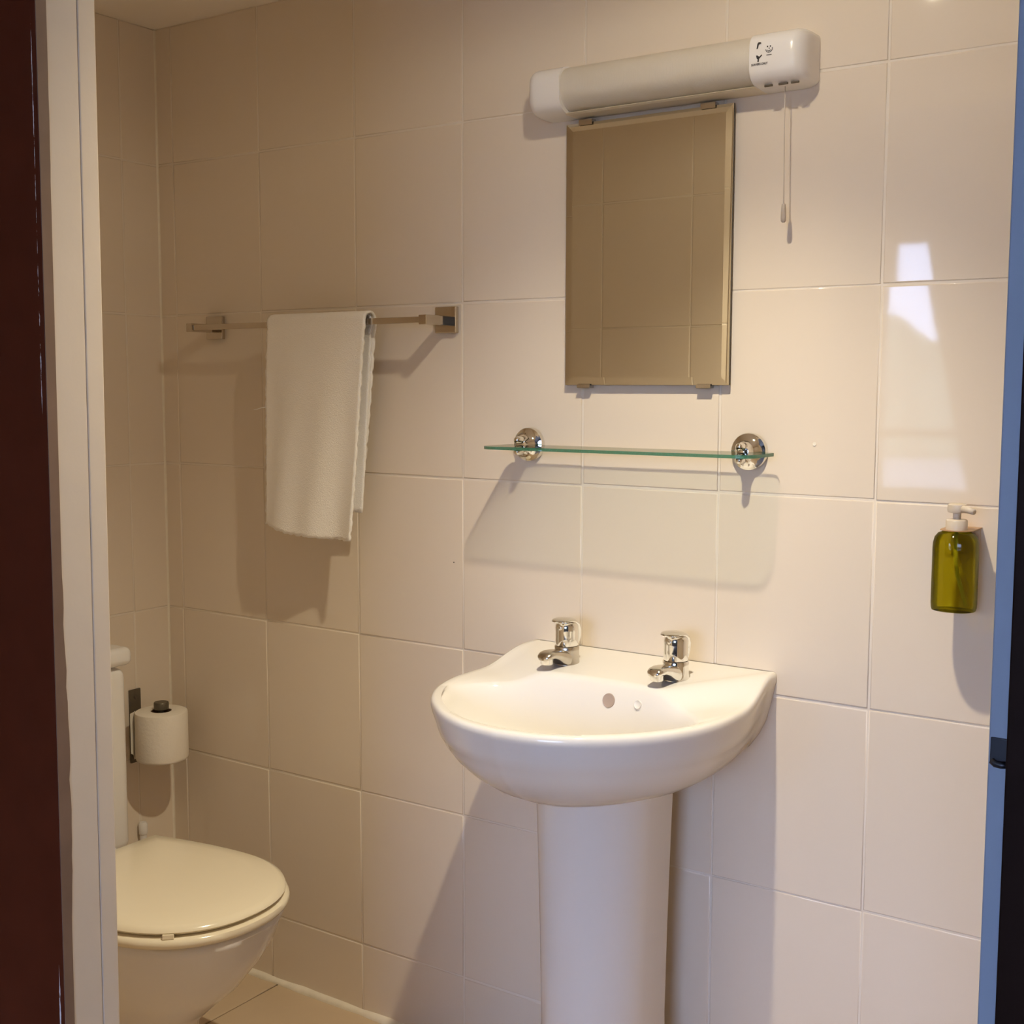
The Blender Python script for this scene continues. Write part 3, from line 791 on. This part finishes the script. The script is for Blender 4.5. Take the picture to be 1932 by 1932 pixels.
for x in (0.765, 0.985):
    for z, s in ((MZ1, 1), (MZ0, -1)):
        bm = nbox(x - 0.0125, x + 0.0125, MY - 0.0018, -0.0004, z + 0.0004 * s if s > 0 else z - 0.0050, z + 0.0052 if s > 0 else z - 0.0004, bev=0.0006)
        box(bm, x - 0.0125, x + 0.0125, MY - 0.0019, MY - 0.0005, z - 0.004 if s > 0 else z - 0.004, z + 0.004 if s > 0 else z + 0.0012)
        local(obj('mirror_clip', bm, BRUSHED, mir), mir)

# ================================================================== shaver light
FX0, FX1, FZ, FH, FD = 0.679, 1.158, 1.7365, 0.0395, 0.067
light = thing('shaver_light', 'white shaver light with unlit ribbed diffuser above the mirror', 'wall light', ((FX0 + FX1) / 2, 0, FZ))
def fsec(x, s, d, n=26, z=FZ, pw=3.6):
    ring = []
    for k in range(n + 1):
        a = PI * k / n
        c, q = math.cos(a), max(0.0, math.sin(a))
        ring.append((x, -0.0008 - d * q ** (2 / pw), z + FH * s * math.copysign(abs(c) ** (2 / pw), c)))
    return ring
DX0, DX1 = 0.747, 1.0755
def cap(xa, xb, end):
    rings = []
    ts = [0, .01, .03, .06, .1, .15, .21, .28, .4, .7, 1.0]
    for t in ts:
        e = min(1, t * abs(xb - xa) / 0.020)
        k = math.sqrt(max(0, 1 - (1 - e) ** 2))
        x = (xa + (xb - xa) * t)
        rings.append(fsec(x, 0.74 + 0.26 * k, FD * (0.58 + 0.42 * k)))
    return loft(rings)
local(obj('end_cap', cap(FX0, DX0, -1), WPLASTIC, light, smooth=True, angle=50), light)
rc = local(obj('socket_cap', cap(FX1, DX1, 1), WPLASTIC, light, smooth=True, angle=50), light)
# base tray between the caps
tr = []
for x in (DX0 - 0.002, DX1 + 0.002):
    tr.append([(x, -0.0008, FZ + FH * 0.98), (x, -0.010, FZ + FH * 0.99), (x, -0.012, FZ + FH * 0.90), (x, -0.012, FZ - FH * 0.88), (x, -0.042, FZ - FH * 0.90), (x, -0.046, FZ - FH * 0.95), (x, -0.040, FZ - FH), (x, -0.0008, FZ - FH)])
local(obj('base_tray', loft(tr), BASEP, light), light)
# diffuser shell
def dsec(x, ins=0.0, n=26):
    return [(x, -0.011 - (FD - 0.0122 - ins) * max(0.0, math.sin(PI * k / n)) ** (2 / 2.5), FZ + 0.0025 + (FH * 0.925 - ins) * math.copysign(abs(math.cos(PI * k / n)) ** (2 / 2.5), math.cos(PI * k / n))) for k in range(n + 1)]
bm = bmesh.new()
A, B = dsec(DX0 + 0.0004), dsec(DX1 - 0.0004)
for r in range(len(A) - 1):
    vs = [bm.verts.new(p) for p in (A[r], A[r + 1], B[r + 1], B[r])]; bm.faces.new(vs)
bmesh.ops.remove_doubles(bm, verts=bm.verts, dist=1e-6)
d_ = local(obj('diffuser', bm, DIFF, light, smooth=True), light)
local(obj('fluorescent_tube', tube([(DX0, -0.033, FZ + 0.002), (DX1, -0.033, FZ + 0.002)], 0.0125, 20), WPLASTIC, light, smooth=True, angle=50), light)
# marks on the socket cap: two shaver icons, a smiling face and the small line of lettering
def poly(name, pts, parent, thick=0.0003):
    """flat printed mark on the cap front: pts in (x, z)"""
    bm = bmesh.new()
    f = bm.faces.new([bm.verts.new((x, -FD - 0.0011, z)) for x, z in pts])
    r = bmesh.ops.extrude_face_region(bm, geom=[f])
    for v in r['geom']:
        if isinstance(v, bmesh.types.BMVert): v.co.y += thick
    return local(obj(name, bm, INK, parent), light)
def pm(name, pts, parent=rc):
    o = poly(name, pts, parent); o.location = (0, 0, 0); return o
ix, iz = DX1 + 0.0155, FZ + 0.0145
pm('shaver_icon', [(ix - 0.004, iz - 0.004), (ix - 0.0022, iz - 0.004), (ix - 0.0005, iz + 0.002), (ix + 0.003, iz + 0.0030), (ix + 0.0025, iz + 0.0048), (ix - 0.001, iz + 0.0052), (ix - 0.0028, iz + 0.003)])
iz2 = iz - 0.0175
pm('toothbrush_icon', [(ix - 0.0045, iz2 + 0.004), (ix - 0.0035, iz2 - 0.000), (ix - 0.0018, iz2 - 0.0015), (ix - 0.0022, iz2 - 0.0052), (ix - 0.0002, iz2 - 0.0052), (ix + 0.0002, iz2 - 0.001), (ix + 0.005, iz2 + 0.0035), (ix + 0.0042, iz2 + 0.0048), (ix + 0.0005, iz2 + 0.002), (ix - 0.003, iz2 + 0.0046)])
fx_, fz_ = ix + 0.0155, iz - 0.006
arc = [(fx_ + 0.0056 * math.cos(a), fz_ + 0.0056 * math.sin(a)) for a in [math.radians(-175 + 190 * k / 14) for k in range(15)]]
arc += [(fx_ + 0.0046 * math.cos(a), fz_ + 0.0046 * math.sin(a)) for a in [math.radians(15 - 190 * k / 14) for k in range(15)]]
pm('face_outline', arc)
sm = [(fx_ + 0.003 * math.cos(a), fz_ - 0.0008 + 0.003 * math.sin(a)) for a in [math.radians(-160 + 140 * k / 8) for k in range(9)]]
sm += [(fx_ + 0.0021 * math.cos(a), fz_ - 0.0008 + 0.0021 * math.sin(a)) for a in [math.radians(-20 - 140 * k / 8) for k in range(9)]]
pm('face_smile', sm)
for q in (-0.0024, 0.0020):
    pm('face_eye', [(fx_ + q - 0.0009, fz_ + 0.0022), (fx_ + q + 0.0009, fz_ + 0.0022), (fx_ + q + 0.0009, fz_ + 0.0042), (fx_ + q - 0.0009, fz_ + 0.0042)])
pm('face_nose', [(fx_ - 0.0004, fz_ - 0.0008), (fx_ + 0.0006, fz_ - 0.0008), (fx_ + 0.0006, fz_ + 0.0016), (fx_ - 0.0004, fz_ + 0.0016)])
pm('face_line', [(fx_ - 0.004, fz_ - 0.0092), (fx_ + 0.004, fz_ - 0.0092), (fx_ + 0.004, fz_ - 0.0083), (fx_ - 0.004, fz_ - 0.0083)])
tcv = bpy.data.curves.new('lettering', 'FONT'); tcv.body = 'SHAVERS ONLY'; tcv.size = 0.0042; tcv.align_x = 'CENTER'; tcv.offset = 0.00012
to = bpy.data.objects.new('lettering_curve', tcv); C.objects.link(to)
dg = bpy.context.evaluated_depsgraph_get()
tme = bpy.data.meshes.new_from_object(to.evaluated_get(dg)); bpy.data.objects.remove(to, do_unlink=True)
tme.materials.clear(); tme.materials.append(INK)
w_ = max(v.co.x for v in tme.vertices) - min(v.co.x for v in tme.vertices)
lt = bpy.data.objects.new('lettering', tme); link(lt, rc)
lt.matrix_local = Matrix.Translation((ix + 0.001, -FD - 0.0012, iz2 - 0.0098)) @ Matrix.Rotation(PI / 2, 4, 'X') @ Matrix.Diagonal((0.0255 / w_, 1, 1, 1))
for x, w in ((1.098, 0.006), (1.121, 0.007), (1.139, 0.006)):
    o = obj('vent_slot', nbox(x - w, x + w, -0.0485, -0.0455, FZ - FH - 0.0006, FZ - FH + 0.002), SLOT, rc)
# pull cord
pc = thing('pull_cord', 'thin beige pull cord with small grey acorn under the shaver light', 'pull cord', (1.117, -0.03, 1.508))
local(obj('cord', tube([(1.117, -0.030, 1.699), (1.1172, -0.030, 1.64), (1.1182, -0.030, 1.58), (1.1190, -0.030, 1.524)], 0.00085, 8), CORD, pc, smooth=True), pc)
local(obj('acorn', lathe([(0.0012, 0.0275), (0.003, 0.0265), (0.0036, 0.018), (0.0040, 0.008), (0.0038, 0.002), (0.002, 0.0)], (1.119, -0.030, 1.5005), n=20), ACORN, pc, smooth=True), pc)

# ================================================================== soap bottle
SX, SY, SB = 1.3925, -0.052, 0.9465
soap = thing('soap_bottle', 'clear pump bottle of olive green soap on the wall', 'soap bottle', (SX, SY, SB))
def sbody(sc, h, z):
    return [(0.0305 * sc * math.copysign(abs(math.cos(a)) ** 0.8, math.cos(a)), 0.0255 * sc * math.copysign(abs(math.sin(a)) ** 0.8, math.sin(a)), z) for a in [2 * PI * k / 48 for k in range(48)]]
rings = [sbody(s, 0, z) for s, z in ((0.80, 0.0), (0.95, 0.0015), (0.985, 0.005), (1.0, 0.012), (1.0, 0.088), (0.985, 0.096), (0.92, 0.104), (0.78, 0.1095), (0.56, 0.112), (0.44, 0.1125))]
obj('bottle_body', loft(rings), SOAP, soap, smooth=True, angle=50)
obj('dip_tube', tube([(0.0, 0.0, 0.111), (0.001, 0.0, 0.07), (0.004, 0.0, 0.05), (0.018, -0.004, 0.008)], 0.0028, 12), TUBE, soap, smooth=True)
obj('collar', lathe([(0.0125, 0.1128), (0.0145, 0.1135), (0.0145, 0.127), (0.013, 0.1285), (0.006, 0.129)], n=32), CREAMP, soap, smooth=True, angle=45)
ph = obj('pump_head', lathe([(0.0055, 0.129), (0.0055, 0.137), (0.0125, 0.1385), (0.0135, 0.142), (0.0125, 0.149), (0.010, 0.1505)], n=32), CREAMP, soap, smooth=True, angle=45)
obj('nozzle', tube([(0.0, 0.0, 0.144), (0.018, -0.012, 0.1435), (0.027, -0.018, 0.1415)], [0.0055, 0.005, 0.004], 14), CREAMP, ph, smooth=True)
br = thing('bottle_bracket', 'flat amber bracket gripping the neck of the soap bottle', 'bracket', (SX, 0, 1.06))
bm = nbox(SX - 0.031, SX + 0.031, -0.0665, -0.0004, SB + 0.1131, SB + 0.1142)
bm.free()
def ringplate(z0, z1):
    P_o = [(SX - 0.022, -0.0004), (SX - 0.022, SY)] + [(SX - 0.022 * math.cos(PI * k / 16), SY - 0.018 * math.sin(PI * k / 16)) for k in range(17)] + [(SX + 0.022, SY), (SX + 0.022, -0.0004)]
    return loft([[(x, y, z0) for x, y in P_o], [(x, y, z1) for x, y in P_o]])
local(obj('arm', ringplate(SB + 0.1128, SB + 0.1140), BRACK, br), br)
local(obj('wall_pad', nbox(SX - 0.020, SX + 0.020, -0.004, -0.0004, SB + 0.075, SB + 0.1125, bev=0.001), CREAMP, br), br)

# ================================================================== drill marks on the tiles
for x, z, lab in ((1.165, 1.171, 'small filled screw hole in the tile right of the glass shelf'), (0.483, 0.935, 'tiny dark screw hole in the tile beside the basin')):
    h = lathe([(0.003 if x > 1 else 0.0013, -0.0002), (0.0028 if x > 1 else 0.0012, -0.0008), (0.0015 if x > 1 else 0.0005, -0.0006)], (0, 0, 0), axis='Y', n=16)
    o = tag(obj('screw_hole', h, BEAD if x > 1 else SLOT), lab, 'hole'); o.location = (x, 0, z)
